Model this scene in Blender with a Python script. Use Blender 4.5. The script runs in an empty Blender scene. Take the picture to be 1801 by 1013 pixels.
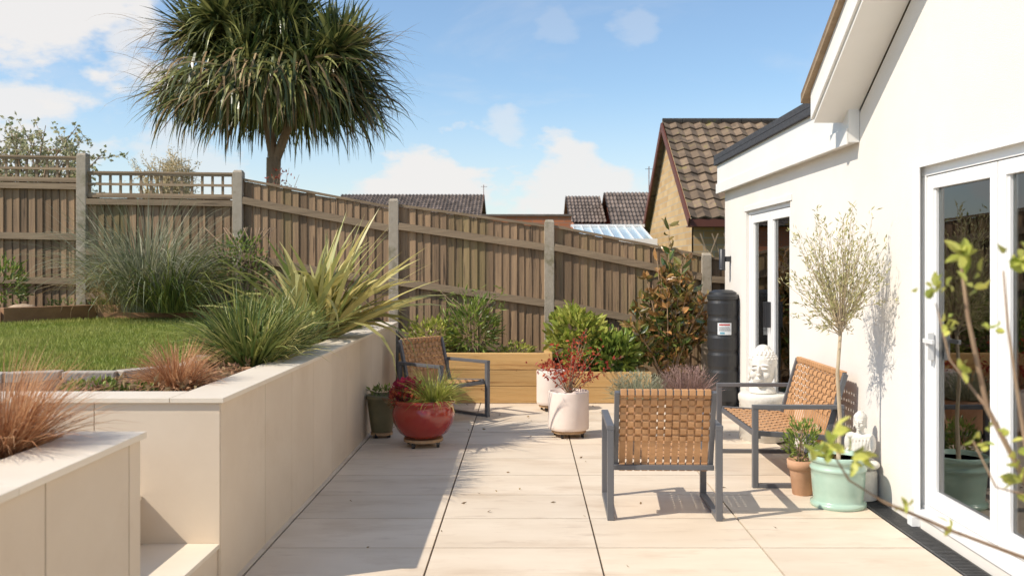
import bpy, math, random
from mathutils import Vector, Matrix, noise
R = random.Random(7)
U = R.uniform
scene = bpy.context.scene

# ------------------------------------------------------------------ materials
def mat(name, c1, c2=None, rough=.7, scale=5., stretch=(1,1,1), c3=None, c3s=2., c3t=.6, c3w=.12,
        bump=0., bscale=None, transl=0., hue=False, spec=.3, metal=0., detail=5., coat=0., c4=None, c4s=20., c4t=.62, c4w=.06, c4st=None):
    m = bpy.data.materials.new(name); m.use_nodes = True
    nt = m.node_tree; N = nt.nodes; L = nt.links
    b = N['Principled BSDF']; out = N['Material Output']
    b.inputs['Roughness'].default_value = rough
    b.inputs['Specular IOR Level'].default_value = spec
    b.inputs['Metallic'].default_value = metal
    b.inputs['Coat Weight'].default_value = coat
    b.inputs['Coat Roughness'].default_value = .08
    c2 = c2 or c1
    tc = N.new('ShaderNodeTexCoord'); mp = N.new('ShaderNodeMapping')
    L.new(tc.outputs['Object'], mp.inputs[0]); mp.inputs['Scale'].default_value = stretch
    mx = N.new('ShaderNodeMix'); mx.data_type = 'RGBA'
    mx.inputs['A'].default_value = (*c1, 1); mx.inputs['B'].default_value = (*c2, 1)
    if hue:
        ah = N.new('ShaderNodeAttribute'); ah.attribute_name = 'hue'
        L.new(ah.outputs['Fac'], mx.inputs['Factor'])
    else:
        no = N.new('ShaderNodeTexNoise'); no.inputs['Scale'].default_value = scale; no.inputs['Detail'].default_value = detail
        no.inputs['Roughness'].default_value = .6
        L.new(mp.outputs[0], no.inputs['Vector'])
        rp = N.new('ShaderNodeMapRange'); rp.inputs[1].default_value = .3; rp.inputs[2].default_value = .7
        L.new(no.outputs['Fac'], rp.inputs[0]); L.new(rp.outputs[0], mx.inputs['Factor'])
    col = mx.outputs['Result']
    def layer(col, cc, s, t, wd, st=None):
        n3 = N.new('ShaderNodeTexNoise'); n3.inputs['Scale'].default_value = s; n3.inputs['Detail'].default_value = 6
        n3.inputs['Roughness'].default_value = .65
        if st:
            m2 = N.new('ShaderNodeMapping'); L.new(tc.outputs['Object'], m2.inputs[0]); m2.inputs['Scale'].default_value = st
            L.new(m2.outputs[0], n3.inputs['Vector'])
        else: L.new(mp.outputs[0], n3.inputs['Vector'])
        r3 = N.new('ShaderNodeMapRange'); r3.inputs[1].default_value = t; r3.inputs[2].default_value = t+wd
        L.new(n3.outputs['Fac'], r3.inputs[0])
        m3 = N.new('ShaderNodeMix'); m3.data_type = 'RGBA'; m3.inputs['B'].default_value = (*cc, 1)
        L.new(r3.outputs[0], m3.inputs['Factor']); L.new(col, m3.inputs['A']); return m3.outputs['Result']
    if c3: col = layer(col, c3, c3s, c3t, c3w)
    if c4: col = layer(col, c4, c4s, c4t, c4w, c4st)
    at = N.new('ShaderNodeAttribute'); at.attribute_name = 'tint'
    vm = N.new('ShaderNodeVectorMath'); vm.operation = 'SCALE'
    L.new(col, vm.inputs[0]); L.new(at.outputs['Fac'], vm.inputs['Scale'])
    L.new(vm.outputs[0], b.inputs['Base Color'])
    if bump:
        bn = N.new('ShaderNodeTexNoise'); bn.inputs['Scale'].default_value = bscale or scale*3; bn.inputs['Detail'].default_value = 4
        L.new(mp.outputs[0], bn.inputs['Vector'])
        bp = N.new('ShaderNodeBump'); bp.inputs['Strength'].default_value = bump; bp.inputs['Distance'].default_value = .01
        L.new(bn.outputs['Fac'], bp.inputs['Height']); L.new(bp.outputs[0], b.inputs['Normal'])
    if transl:
        tr = N.new('ShaderNodeBsdfTranslucent'); L.new(vm.outputs[0], tr.inputs['Color'])
        ms = N.new('ShaderNodeMixShader'); ms.inputs[0].default_value = transl
        L.new(b.outputs[0], ms.inputs[1]); L.new(tr.outputs[0], ms.inputs[2]); L.new(ms.outputs[0], out.inputs[0])
    return m

def brickmat(name, c1, c2, mortar, sc=1.0):
    m = mat(name, c1, c2, rough=.9, scale=3)
    nt = m.node_tree; N = nt.nodes; L = nt.links; b = N['Principled BSDF']
    tc = N.new('ShaderNodeTexCoord'); s = N.new('ShaderNodeSeparateXYZ'); L.new(tc.outputs['Object'], s.inputs[0])
    a = N.new('ShaderNodeMath'); L.new(s.outputs[0], a.inputs[0]); L.new(s.outputs[1], a.inputs[1])
    c = N.new('ShaderNodeCombineXYZ'); L.new(a.outputs[0], c.inputs[0]); L.new(s.outputs[2], c.inputs[1])
    br = N.new('ShaderNodeTexBrick'); L.new(c.outputs[0], br.inputs['Vector'])
    br.inputs['Color1'].default_value = (*c1, 1); br.inputs['Color2'].default_value = (*c2, 1); br.inputs['Mortar'].default_value = (*mortar, 1)
    br.inputs['Scale'].default_value = 1; br.inputs['Brick Width'].default_value = .225*sc; br.inputs['Row Height'].default_value = .075*sc
    br.inputs['Mortar Size'].default_value = .006*sc
    L.new(br.outputs['Color'], b.inputs['Base Color'])
    return m

cream = mat('porcelain_cream', (.64,.525,.40), (.71,.60,.47), rough=.5, scale=1.6, bump=.05, bscale=60, detail=8, c3=(.56,.44,.32), c3s=1.1, c3t=.58, c3w=.25, c4=(.50,.38,.26), c4s=3.5, c4t=.64, c4w=.2)
pave = mat('porcelain_paving', (.66,.55,.425), (.76,.655,.525), rough=.5, scale=1.7, stretch=(.8,2.2,1), bump=.06, bscale=50, detail=9, c3=(.55,.425,.305), c3s=1.5, c3t=.53, c3w=.25, c4=(.46,.35,.26), c4s=4, c4t=.58, c4w=.25, c4st=(.5,2,1))
joint = mat('joint_grout', (.10,.078,.06), (.16,.125,.095), rough=.9, scale=9)
capm = mat('coping_stone', (.70,.61,.49), (.77,.68,.56), rough=.5, scale=3, bump=.04, bscale=60, c3=(.58,.48,.36), c3s=3, c3t=.6, c3w=.2)
render_w = mat('white_render', (.72,.68,.62), (.78,.74,.685), rough=.9, scale=1.2, bump=.3, bscale=140)
upvc = mat('white_upvc', (.82,.82,.81), rough=.3, spec=.5)
trimw = mat('white_fascia', (.78,.765,.73), (.74,.725,.69), rough=.4, scale=2)
lead = mat('roof_felt', (.035,.037,.042), (.07,.072,.08), rough=.8, scale=30, bump=.4, bscale=150)
fence_m = mat('weathered_fence_wood', (.36,.235,.135), (.215,.145,.09), rough=.85, scale=16, stretch=(1,1,.07), c3=(.24,.20,.075), c3s=1.6, c3t=.53, c3w=.2, bump=.6, bscale=40,
              c4=(.085,.058,.038), c4s=24, c4t=.585, c4w=.08, c4st=(1,1,.05))
rail_m = mat('weathered_rail_wood', (.36,.265,.17), (.25,.18,.115), rough=.85, scale=9, stretch=(.12,1,1), bump=.4, bscale=40, c4=(.14,.10,.065), c4s=14, c4t=.6, c4w=.1, c4st=(.1,1,1))
conc = mat('concrete_post', (.35,.295,.225), (.43,.37,.29), rough=.9, scale=14, bump=.5, bscale=90, c3=(.21,.185,.11), c3s=3, c3t=.52)
soil = mat('soil', (.085,.05,.03), (.17,.095,.055), rough=.95, scale=30, bump=1., bscale=60)
lawn_base = mat('lawn_base', (.17,.21,.045), (.23,.25,.06), rough=.9, scale=8, bump=.7, bscale=80)
grass_m = mat('grass_blades', (.235,.29,.05), (.40,.40,.11), rough=.6, hue=True, transl=.35)
sleeper = mat('timber_sleeper', (.56,.33,.12), (.66,.42,.18), rough=.6, scale=5, stretch=(.12,1,2.2), bump=.4, bscale=30, c3=(.36,.18,.06), c3s=6, c3t=.55, c3w=.12, c4=(.25,.12,.045), c4s=12, c4t=.68, c4w=.03, c4st=(.6,1,1))
sleeper2 = mat('old_sleeper', (.26,.14,.075), (.38,.21,.11), rough=.8, scale=6, stretch=(.2,1,1.6), bump=.4, bscale=25)
alum = mat('grey_metal_frame', (.11,.112,.12), (.13,.13,.138), rough=.4, scale=4, spec=.5)
strap = mat('tan_webbing', (.47,.25,.115), (.54,.30,.145), rough=.55, scale=14, bump=.2, bscale=300)
redglaze = mat('red_glaze', (.26,.012,.008), (.36,.03,.015), rough=.15, scale=5, spec=.6, coat=.5)
mintglaze = mat('mint_glaze', (.33,.47,.37), (.42,.56,.46), rough=.25, scale=4, spec=.5, coat=.4)
pinkpot = mat('pale_pot', (.72,.60,.52), (.78,.67,.60), rough=.7, scale=6, bump=.1)
olivepot = mat('olive_pot', (.18,.16,.085), (.25,.215,.12), rough=.4, scale=6)
terra = mat('terracotta', (.48,.26,.15), (.56,.34,.21), rough=.85, scale=8, bump=.2)
blackpl = mat('black_plastic', (.020,.020,.022), (.028,.028,.028), rough=.42, scale=6, spec=.5)
bark = mat('bark', (.40,.27,.165), (.24,.155,.09), rough=.9, scale=10, stretch=(1,1,.5), bump=1., bscale=30)
twig = mat('twig', (.24,.155,.10), (.36,.26,.17), rough=.9, scale=10)
oltw = mat('olive_bark', (.48,.39,.27), (.38,.30,.20), rough=.9, scale=10)
cordy = mat('cordyline_leaf', (.035,.062,.016), (.38,.37,.12), rough=.36, hue=True, transl=.25, spec=.6)
deadl = mat('dry_leaf', (.24,.15,.07), (.46,.34,.18), rough=.8, hue=True, transl=.3)
phor = mat('phormium_leaf', (.19,.24,.06), (.66,.56,.22), rough=.4, hue=True, transl=.3, spec=.5)
greenb = mat('green_strap_leaf', (.07,.12,.03), (.33,.34,.09), rough=.42, hue=True, transl=.25)
greyg = mat('grey_grass_leaf', (.17,.20,.11), (.48,.46,.32), rough=.6, hue=True, transl=.3)
orangeg = mat('copper_sedge', (.42,.17,.07), (.68,.42,.23), rough=.7, hue=True, transl=.3)
limeg = mat('lime_grass', (.28,.34,.05), (.62,.58,.18), rough=.6, hue=True, transl=.3)
leafg = mat('green_leaf', (.08,.14,.028), (.30,.37,.07), rough=.38, hue=True, transl=.3, spec=.5)
leafy = mat('yellow_green_leaf', (.24,.31,.045), (.58,.56,.14), rough=.42, hue=True, transl=.35)
leafmag = mat('magnolia_leaf', (.08,.135,.03), (.48,.24,.09), rough=.22, hue=True, transl=.15, spec=.7)
leafred = mat('red_leaf', (.36,.025,.025), (.50,.12,.05), rough=.5, hue=True, transl=.35)
leafpink = mat('pink_leaf', (.52,.03,.09), (.30,.04,.07), rough=.5, hue=True, transl=.3)
leafol = mat('olive_leaf', (.36,.36,.15), (.62,.56,.30), rough=.5, hue=True, transl=.3)
leaflav = mat('lavender_leaf', (.24,.26,.16), (.44,.43,.31), rough=.7, hue=True, transl=.2)
leafheath = mat('heather_leaf', (.26,.17,.13), (.44,.29,.26), rough=.7, hue=True, transl=.2)
leafbl = mat('blossom_leaf', (.26,.28,.11), (.66,.60,.40), rough=.6, hue=True, transl=.3)
strawtw = mat('straw_twig', (.50,.40,.22), (.70,.58,.36), rough=.8, hue=True, transl=.2)
tile_m = mat('concrete_roof_tile', (.15,.105,.07), (.25,.18,.12), rough=.9, scale=5, c3=(.25,.205,.08), c3s=5, c3t=.60, c3w=.05, bump=.6, bscale=40, c4=(.05,.04,.03), c4s=3, c4t=.56, c4w=.15)
tile_far = mat('far_roof_tile', (.14,.11,.09), (.22,.17,.14), rough=.9, scale=3)
barge = mat('brown_bargeboard', (.13,.045,.03), rough=.6)
buffbrick = brickmat('buff_brick', (.56,.39,.20), (.44,.28,.13), (.40,.33,.24), 1.6)
redbrick = brickmat('red_brick', (.50,.18,.085), (.42,.15,.07), (.3,.2,.15), 1.5)
conserv = mat('conservatory_glass', (.34,.46,.52), (.46,.57,.62), rough=.2, scale=2, spec=.6)
wood_in = mat('interior_floor', (.36,.20,.10), (.44,.28,.15), rough=.4, scale=5, stretch=(1,.2,1))
wall_in = mat('interior_wall', (.58,.49,.40), (.63,.55,.45), rough=.9)
ground_m = mat('ground_grass', (.08,.12,.03), (.14,.15,.06), rough=.95, scale=.7)
blackm = mat('black_metal', (.03,.03,.033), rough=.4, spec=.5)
drain_m = mat('drain_steel', (.05,.05,.052), (.10,.10,.10), rough=.45, scale=20, metal=.5)
label_w = mat('label_white', (.70,.72,.73), rough=.4)
label_r = mat('label_red', (.45,.06,.05), rough=.4)
label_b = mat('label_blue', (.15,.35,.45), rough=.4)
trolw = mat('trolley_wood', (.38,.24,.13), (.46,.30,.17), rough=.7, scale=10)
rock = mat('rock', (.36,.26,.17), (.48,.37,.26), rough=.9, scale=6, bump=.8, bscale=20)
edging = mat('edging_stone', (.34,.30,.25), (.44,.39,.33), rough=.9, scale=9, bump=.6, bscale=40)

glass = bpy.data.materials.new('window_glass'); glass.use_nodes = True
_n = glass.node_tree; _n.nodes.clear()
o = _n.nodes.new('ShaderNodeOutputMaterial'); t = _n.nodes.new('ShaderNodeBsdfTransparent'); t.inputs[0].default_value = (.86,.87,.85,1)
g = _n.nodes.new('ShaderNodeBsdfGlossy'); g.inputs['Roughness'].default_value = .01; g.inputs[0].default_value = (.9,.9,.9,1)
fr = _n.nodes.new('ShaderNodeFresnel'); fr.inputs[0].default_value = 2.1
mx = _n.nodes.new('ShaderNodeMixShader')
_n.links.new(fr.outputs[0], mx.inputs[0]); _n.links.new(t.outputs[0], mx.inputs[1]); _n.links.new(g.outputs[0], mx.inputs[2]); _n.links.new(mx.outputs[0], o.inputs[0])

# ------------------------------------------------------------------ mesh builder
class MB:
    def __init__(s):
        s.v=[]; s.f=[]; s.m=[]; s.t=[]; s.h=[]; s.s=[]; s.mats=[]
    def add(s, verts, faces, m, tint=1., hue=0., smooth=False):
        if m not in s.mats: s.mats.append(m)
        k=len(s.v); i=s.mats.index(m)
        s.v.extend([tuple(p) for p in verts])
        for f in faces:
            s.f.append(tuple(k+a for a in f)); s.m.append(i); s.t.append(tint); s.h.append(hue); s.s.append(smooth)
    def box(s, x0,x1,y0,y1,z0,z1, m, tint=1.):
        s.add([(x0,y0,z0),(x1,y0,z0),(x1,y1,z0),(x0,y1,z0),(x0,y0,z1),(x1,y0,z1),(x1,y1,z1),(x0,y1,z1)],
              [(0,3,2,1),(4,5,6,7),(0,1,5,4),(1,2,6,5),(2,3,7,6),(3,0,4,7)], m, tint)
    def beam(s, a, b, w, h, m, tint=1., up=(0,0,1)):
        a=Vector(a); b=Vector(b); d=(b-a).normalized(); u=Vector(up)
        if abs(d.dot(u))>.98: u=Vector((0,1,0))
        sd=d.cross(u).normalized(); u=sd.cross(d).normalized()
        vs=[]
        for p in (a,b):
            for (i,j) in ((-1,-1),(1,-1),(1,1),(-1,1)): vs.append(p+sd*i*w/2+u*j*h/2)
        s.add(vs, [(0,3,2,1),(4,5,6,7),(0,1,5,4),(1,2,6,5),(2,3,7,6),(3,0,4,7)], m, tint)
    def tube(s, pts, radii, m, seg=6, tint=1., hue=.5):
        pts=[Vector(p) for p in pts]; vs=[]; n=len(pts)
        for i,p in enumerate(pts):
            d=(pts[min(i+1,n-1)]-pts[max(i-1,0)]).normalized()
            u=Vector((1,0,0)) if abs(d.x)<.8 else Vector((0,1,0))
            a=d.cross(u).normalized(); b=d.cross(a)
            r=radii[i] if isinstance(radii,(list,tuple)) else radii
            for k in range(seg):
                t=2*math.pi*k/seg; vs.append(p+a*math.cos(t)*r+b*math.sin(t)*r)
        fs=[]
        for i in range(n-1):
            for k in range(seg):
                fs.append((i*seg+k,i*seg+(k+1)%seg,(i+1)*seg+(k+1)%seg,(i+1)*seg+k))
        fs.append(tuple(range(seg))); fs.append(tuple((n-1)*seg+k for k in range(seg)))
        s.add(vs, fs, m, tint, hue, True)
    def lathe(s, prof, c, m, seg=32, tint=1., smooth=True, rib=0, ribn=24):
        vs=[]; fs=[]; n=len(prof)
        for (r,z) in prof:
            for k in range(seg):
                t=2*math.pi*k/seg; rr=r*(1+rib*math.cos(ribn*t)) if rib else r
                vs.append((c[0]+rr*math.cos(t),c[1]+rr*math.sin(t),c[2]+z))
        for i in range(n-1):
            for k in range(seg):
                fs.append((i*seg+k,i*seg+(k+1)%seg,(i+1)*seg+(k+1)%seg,(i+1)*seg+k))
        fs.append(tuple(range(seg))); fs.append(tuple((n-1)*seg+k for k in range(seg)))
        s.add(vs, fs, m, tint, .5, smooth)
    def ell(s, c, r, m, seg=16, rings=10, rot=None, tint=1.):
        vs=[];fs=[]; M=rot or Matrix.Identity(3); c=Vector(c)
        for i in range(rings+1):
            ph=math.pi*i/rings
            for k in range(seg):
                t=2*math.pi*k/seg
                vs.append(c+M@Vector((r[0]*math.sin(ph)*math.cos(t),r[1]*math.sin(ph)*math.sin(t),-r[2]*math.cos(ph))))
        for i in range(rings):
            for k in range(seg): fs.append((i*seg+k,i*seg+(k+1)%seg,(i+1)*seg+(k+1)%seg,(i+1)*seg+k))
        s.add(vs,fs,m,tint,.5,True)
    def blade(s, p, az, el, L, W, droop, m, hue=.5, tint=1., seg=4, bow=0.):
        p=Vector(p); side=Vector((-math.sin(az),math.cos(az),0)); st=L/seg; vs=[]; fs=[]
        prof=[.7,1.,.85,.6,.35,.2]
        tw=U(-.7,.7)
        for i in range(seg):
            w=W*.5*prof[min(int(i*5/seg),5)]
            up=Vector((-math.cos(az)*math.sin(el),-math.sin(az)*math.sin(el),math.cos(el)))
            sd=side*math.cos(tw)+up*math.sin(tw)
            vs.append(p-sd*w); vs.append(p+sd*w)
            d=Vector((math.cos(az)*math.cos(el),math.sin(az)*math.cos(el),math.sin(el)))
            p=p+d*st; el-=droop*(.5+i/seg); el=max(el,-1.5)
        vs.append(p)
        for i in range(seg-1): fs.append((2*i,2*i+1,2*i+3,2*i+2))
        fs.append((2*seg-2,2*seg-1,2*seg))
        s.add(vs,fs,m,tint,hue)
    def leaf(s, p, d, L, W, m, hue=.5, tint=1., oval=False):
        p=Vector(p); d=Vector(d).normalized()
        r=Vector((U(-1,1),U(-1,1),U(-1,1))); sd=d.cross(r)
        if sd.length<1e-3: sd=Vector((1,0,0))
        sd.normalize(); nn=sd.cross(d)
        if oval:
            f=nn*W*.18
            s.add([p, p+d*L*.22+sd*W*.40+f, p+d*L*.55+sd*W*.5+f, p+d*L*.85+sd*W*.24, p+d*L-nn*L*.12,
                   p+d*L*.85-sd*W*.24, p+d*L*.55-sd*W*.5+f, p+d*L*.22-sd*W*.40+f, p+d*L*.55-nn*W*.05],
                  [(0,1,2,8),(8,2,3,4),(0,8,6,7),(8,4,5,6)],m,tint,hue)
        else:
            s.add([p, p+d*L*.45+sd*W*.5+nn*W*.15, p+d*L-nn*L*.08, p+d*L*.45-sd*W*.5+nn*W*.15],[(0,1,2),(0,2,3)],m,tint,hue)
    def obj(s, name, parent=None, loc=(0,0,0), rotz=0., bevel=0.):
        me=bpy.data.meshes.new(name); me.from_pydata(s.v,[],s.f)
        for m in s.mats: me.materials.append(m)
        me.polygons.foreach_set('material_index', s.m)
        me.polygons.foreach_set('use_smooth', s.s)
        a=me.attributes.new('tint','FLOAT','FACE'); a.data.foreach_set('value', s.t)
        a=me.attributes.new('hue','FLOAT','FACE'); a.data.foreach_set('value', s.h)
        me.update()
        ob=bpy.data.objects.new(name, me); scene.collection.objects.link(ob)
        ob.location=loc; ob.rotation_euler=(0,0,rotz)
        if parent: ob.parent=parent
        if bevel:
            bv=ob.modifiers.new('bevel','BEVEL'); bv.width=bevel; bv.segments=2; bv.limit_method='ANGLE'
        return ob
def empty(name):
    e=bpy.data.objects.new(name,None); scene.collection.objects.link(e); return e
def rdir(zb=0.):
    while True:
        v=Vector((U(-1,1),U(-1,1),U(-1,1)))
        if .05<v.length<1: 
            v.normalize(); v.z+=zb; return v.normalized()

# ------------------------------------------------------------------ ground
b=MB(); b.add([(-400,-100,-.06),(400,-100,-.06),(400,900,-.06),(-400,900,-.06)],[(0,1,2,3)],ground_m); b.obj('ground')

# patio
b=MB()
b.box(-1.47,2.345,-3,11.6,-.05,-.012,joint)
xs=[-1.417,-.512,.393,1.298,2.195]
for i in range(4):
    for k in range(-13,11):
        y0=5.18+.6*k; y1=min(y0+.6, 11.6)
        if y0>11.5: continue
        b.box(xs[i]+.0055,xs[i+1]-.0055,y0+.0055,y1-.0055,-.02,0,pave,tint=U(.90,1.04))
for k in range(-13,11):
    y0=5.18+.6*k
    b.box(-1.455,-1.425,y0+.004,min(y0+.6,11.6)-.004,-.02,-.001,pave,tint=U(.93,1.03))
b.obj('patio_paving')
# drain
b=MB()
b.box(2.20,2.335,-2.5,6.35,-.015,-.006,blackm)
b.box(2.20,2.212,-2.5,6.35,-.006,.002,drain_m); b.box(2.322,2.335,-2.5,6.35,-.006,.002,drain_m)
y=-2.5
while y<6.34:
    b.box(2.213,2.321,y,y+.012,-.006,.001,drain_m); y+=.024
b.obj('drainage_channel')
# fallen leaves
b=MB()
for i in range(70):
    x=U(-1.4,2.1); y=U(4.6,10.5)
    if R.random()<.6: x=U(-1.43,-1.0) if R.random()<.5 else U(-.9,1.2); y=U(8.8,10.55)
    b.leaf((x,y,.006),(U(-1,1),U(-1,1),U(0,.25)),U(.015,.04),U(.008,.018),deadl,U(0,1),U(.5,1.1))
b.obj('fallen_leaves')

# ------------------------------------------------------------------ retaining walls
b=MB()
b.box(-1.655,-1.472,4.50,10.52,-.05,.898,joint)
ys=[4.482,5.25,5.85,6.45,7.05,7.65,8.25,8.85,9.45,10.05,10.52]
for i in range(len(ys)-1):
    b.box(-1.4715,-1.455,ys[i]+.0035,ys[i+1]-.0035,-.04,.9,cream,tint=U(.94,1.03))
b.box(-1.655,-1.4725,10.521,10.535,-.04,.9,cream)
b.box(-7.5,-1.6555,4.50,4.70,-.05,.898,joint)
x=-1.4555
k=0
while x>-7.3:
    b.box(x-.6+.0035 if k else x-.6, x-.0035,4.480,4.498,-.04,.9,cream,tint=U(.94,1.03)); x-=.6; k+=1
b.box(-1.69,-1.437,4.4635,5.0635,.9005,.924,capm)
y=5.0665
while y<10.5:
    b.box(-1.69,-1.437,y,min(y+.897,10.545),.9005,.924,capm,tint=U(.95,1.03)); y+=.9
x=-1.693
while x>-7.3:
    b.box(x-.897,x,4.4635,4.71,.9005,.924,capm,tint=U(.97,1.03)); x-=.9
b.obj('retaining_wall', bevel=.0015)
b=MB()
b.box(-1.655,-1.472,-3,3.53,-.05,.898,joint)
y=3.449; b.box(-1.4715,-1.455,3.4525,3.549,-.04,.9,cream)
while y>-2.5:
    b.box(-1.4715,-1.455,y-.5965,y-.0035,-.04,.9,cream,tint=U(.95,1.03)); y-=.6
b.box(-5.5,-1.472,3.531,3.548,-.04,.9,cream)
y=3.566
while y>-2.5:
    b.box(-1.70,-1.437,y-.897,y,.9005,.924,capm,tint=U(.97,1.03)); y-=.9
b.box(-5.5,-1.703,3.47,3.566,.9005,.924,capm)
b.obj('retaining_wall', bevel=.0015)
b=MB()
for i,(xa,z) in enumerate([(-1.458,.23),(-1.83,.46),(-2.2,.69),(-2.57,.90)]):
    b.box(xa-.42 if i<3 else -5.5,xa-.012,3.552,4.478,-.04+.001*i,z-.022,cream,tint=.97)
    b.box(xa-.365 if i<3 else -5.5,xa,3.552,4.478,z-.0215,z,capm)
b.obj('garden_steps', bevel=.002)

# upper terrain
b=MB()
b.box(-9,-1.66,4.705,11.45,-.05,.86,soil)
b.box(-9,-1.66,-3,3.52,-.05,.862,soil)
b.box(-60,-7.5,-3,4.7,-.055,.80,soil)
b.box(-60,-1.9,11.6,60,-.055,.75,ground_m)
b.box(-60,-9.01,4.71,11.59,-.055,.75,ground_m)
def sheet(b,x0,x1,y0,y1,nx,ny,z,amp,m,fs=2.):
    vs=[];fs_=[]
    for j in range(ny+1):
        for i in range(nx+1):
            X=x0+(x1-x0)*i/nx; Y=y0+(y1-y0)*j/ny
            vs.append((X,Y,z+amp*noise.noise(Vector((X*fs,Y*fs,3.3)))))
    for j in range(ny):
        for i in range(nx): fs_.append((j*(nx+1)+i,j*(nx+1)+i+1,(j+1)*(nx+1)+i+1,(j+1)*(nx+1)+i))
    b.add(vs,fs_,m,1,.5,True)
sheet(b,-4.5,-1.692,4.72,11.4,50,110,.888,.03,soil,5)
sheet(b,-3.5,-1.705,-1,3.46,40,80,.885,.03,soil,5)
b.obj('garden_bed_soil')
lp=[(-8.5,5.55),(-3.0,5.5),(-2.45,5.6),(-2.2,5.85),(-2.3,6.6),(-2.6,7.9),(-3.0,9.4),(-3.3,11.05),(-5.05,11.05),(-5.7,10.25),(-8.5,9.0)]
def inpoly(x,y,P):
    c=False; n=len(P)
    for i in range(n):
        x1,y1=P[i]; x2,y2=P[(i+1)%n]
        if (y1>y)!=(y2>y) and x<(x2-x1)*(y-y1)/(y2-y1)+x1: c=not c
    return c
b=MB(); n=len(lp)
b.add([(p[0],p[1],.925) for p in lp]+[(p[0],p[1],.84) for p in lp],[tuple(range(n))]+[(i,(i+1)%n,n+(i+1)%n,n+i) for i in range(n)],lawn_base)
cnt=0
while cnt<60000:
    x=U(-7.2,-2.15); y=5.5+5.6*(R.random()**1.3)
    if not inpoly(x,y,lp): continue
    cnt+=1
    a=U(0,6.283); nz=noise.noise(Vector((x*1.3,y*1.3,0))); h=U(.018,.042)*(1+.5*nz); w=U(.004,.007); dx=U(-.02,.02); dy=U(-.02,.02)
    b.add([(x-math.cos(a)*w,y-math.sin(a)*w,.92),(x+math.cos(a)*w,y+math.sin(a)*w,.92),(x+dx,y+dy,.925+h)],[(0,1,2)],grass_m,U(.75,1.1),min(1,max(0,.45+nz*.8+U(-.35,.35))))
b.obj('lawn')
b=MB()
ep=[(-8,5.5),(-3.0,5.45),(-2.4,5.55),(-2.13,5.85),(-2.22,6.5)]
for i in range(len(ep)-1):
    a=Vector((*ep[i],0)); c=Vector((*ep[i+1],0)); nseg=max(1,int((c-a).length/.22))
    for k in range(nseg):
        p=a.lerp(c,k/nseg); q=a.lerp(c,(k+.95)/nseg)
        b.beam((p.x,p.y,.905),(q.x,q.y,.905+U(-.006,.006)),.10,.06,edging,U(.75,1.1))
b.obj('lawn_edging', bevel=.006)
b=MB()
b.beam((-8.3,9.05,.98),(-5.75,10.22,.98),.1,.22,sleeper2); b.beam((-5.72,10.26,.985),(-5.08,11.08,.985),.1,.22,sleeper2,.9)
b.beam((-5.04,11.1,.98),(-3.1,11.1,.98),.1,.22,sleeper2,1.05)
b.beam((-3.07,11.09,.97),(-1.9,11.05,.97),.1,.2,sleeper2,.95)
b.obj('sleeper_edging', bevel=.008)
b=MB()
b.add([(-8.5,9.1,1.04),(-5.75,10.3,1.04),(-5.08,11.13,1.04),(-1.9,11.1,1.04),(-1.9,11.45,1.04),(-8.5,11.45,1.04)],[(0,1,2,3,4,5)],soil)
b.obj('border_soil')

# ------------------------------------------------------------------ fence
b=MB()
FY=11.5
posts=[(-7.31,2.95,.8),(-5.41,2.927,.8),(-3.51,2.718,.8),(-1.61,2.37,0),(.285,2.113,0),(2.20,1.71,0)]
fe=empty('garden_fence')
pb=MB()
for (x,z,z0) in posts:
    x0,x1=x-.06,x+.06; y0,y1=FY-.07,FY+.05
    pb.box(x0,x1,y0,y1,z0,z-.03,conc)
    pb.add([(x0,y0,z-.03),(x1,y0,z-.03),(x1,y1,z-.03),(x0,y1,z-.03),(x-.045,FY-.05,z),(x+.045,FY-.05,z),(x+.045,FY+.03,z),(x-.045,FY+.03,z)],
       [(4,5,6,7),(0,1,5,4),(1,2,6,5),(2,3,7,6),(3,0,4,7)],conc)
pb.obj('concrete_posts',fe,bevel=.006)
def panel(b,x0,x1,zl,zr,bl,br,rails,cap=True,tt=1.):
    x=x0; 
    while x<x1-.01:
        w=min(U(.088,.104),x1-x); f0=(x-x0)/(x1-x0); f1=(x+w-x0)/(x1-x0)
        jt=U(-.008,.008)
        za=zl+(zr-zl)*f0+jt; zb=zl+(zr-zl)*f1+jt; ba=bl+(br-bl)*f0; bb=bl+(br-bl)*f1
        t=U(.62,1.18)*tt; o=U(0,.006)
        b.add([(x,FY-.004-o,ba),(x+w+.01,FY-.018-o,bb),(x+w+.01,FY-.018-o,zb),(x,FY-.004-o,za),
               (x,FY+.006,ba),(x+w+.01,FY+.002,bb),(x+w+.01,FY+.002,zb),(x,FY+.006,za)],
              [(0,1,2,3),(5,4,7,6),(3,2,6,7),(1,5,6,2),(0,3,7,4)],fence_m,t,U(0,1))
        x+=w
    for (off,hh) in rails:
        b.beam((x0,FY-.045,zl-off),(x1,FY-.045,zr-off),.045,hh,rail_m,U(.8,.98))
    if cap:
        b.beam((x0-.02,FY-.01,zl+.018),(x1+.02,FY-.01,zr+.018),.06,.03,rail_m,.8)
def trellis(b,x0,x1,z0l,z0r,z1l,z1r):
    for f in (0.04,.5,.96):
        b.beam((x0,FY-.012,z0l+(z1l-z0l)*f),(x1,FY-.012,z0r+(z1r-z0r)*f),.025,.03,rail_m,1.1)
    n=14
    for i in range(n+1):
        t=i/n; x=x0+.015+(x1-x0-.03)*t
        b.beam((x,FY+.008,z0l+(z0r-z0l)*t),(x,FY+.008,z1l+(z1r-z1l)*t),.028,.018,rail_m,U(.9,1.15))
    b.beam((x0,FY-.01,z1l+.012),(x1,FY-.01,z1r+.012),.05,.022,rail_m,1.)
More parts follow.
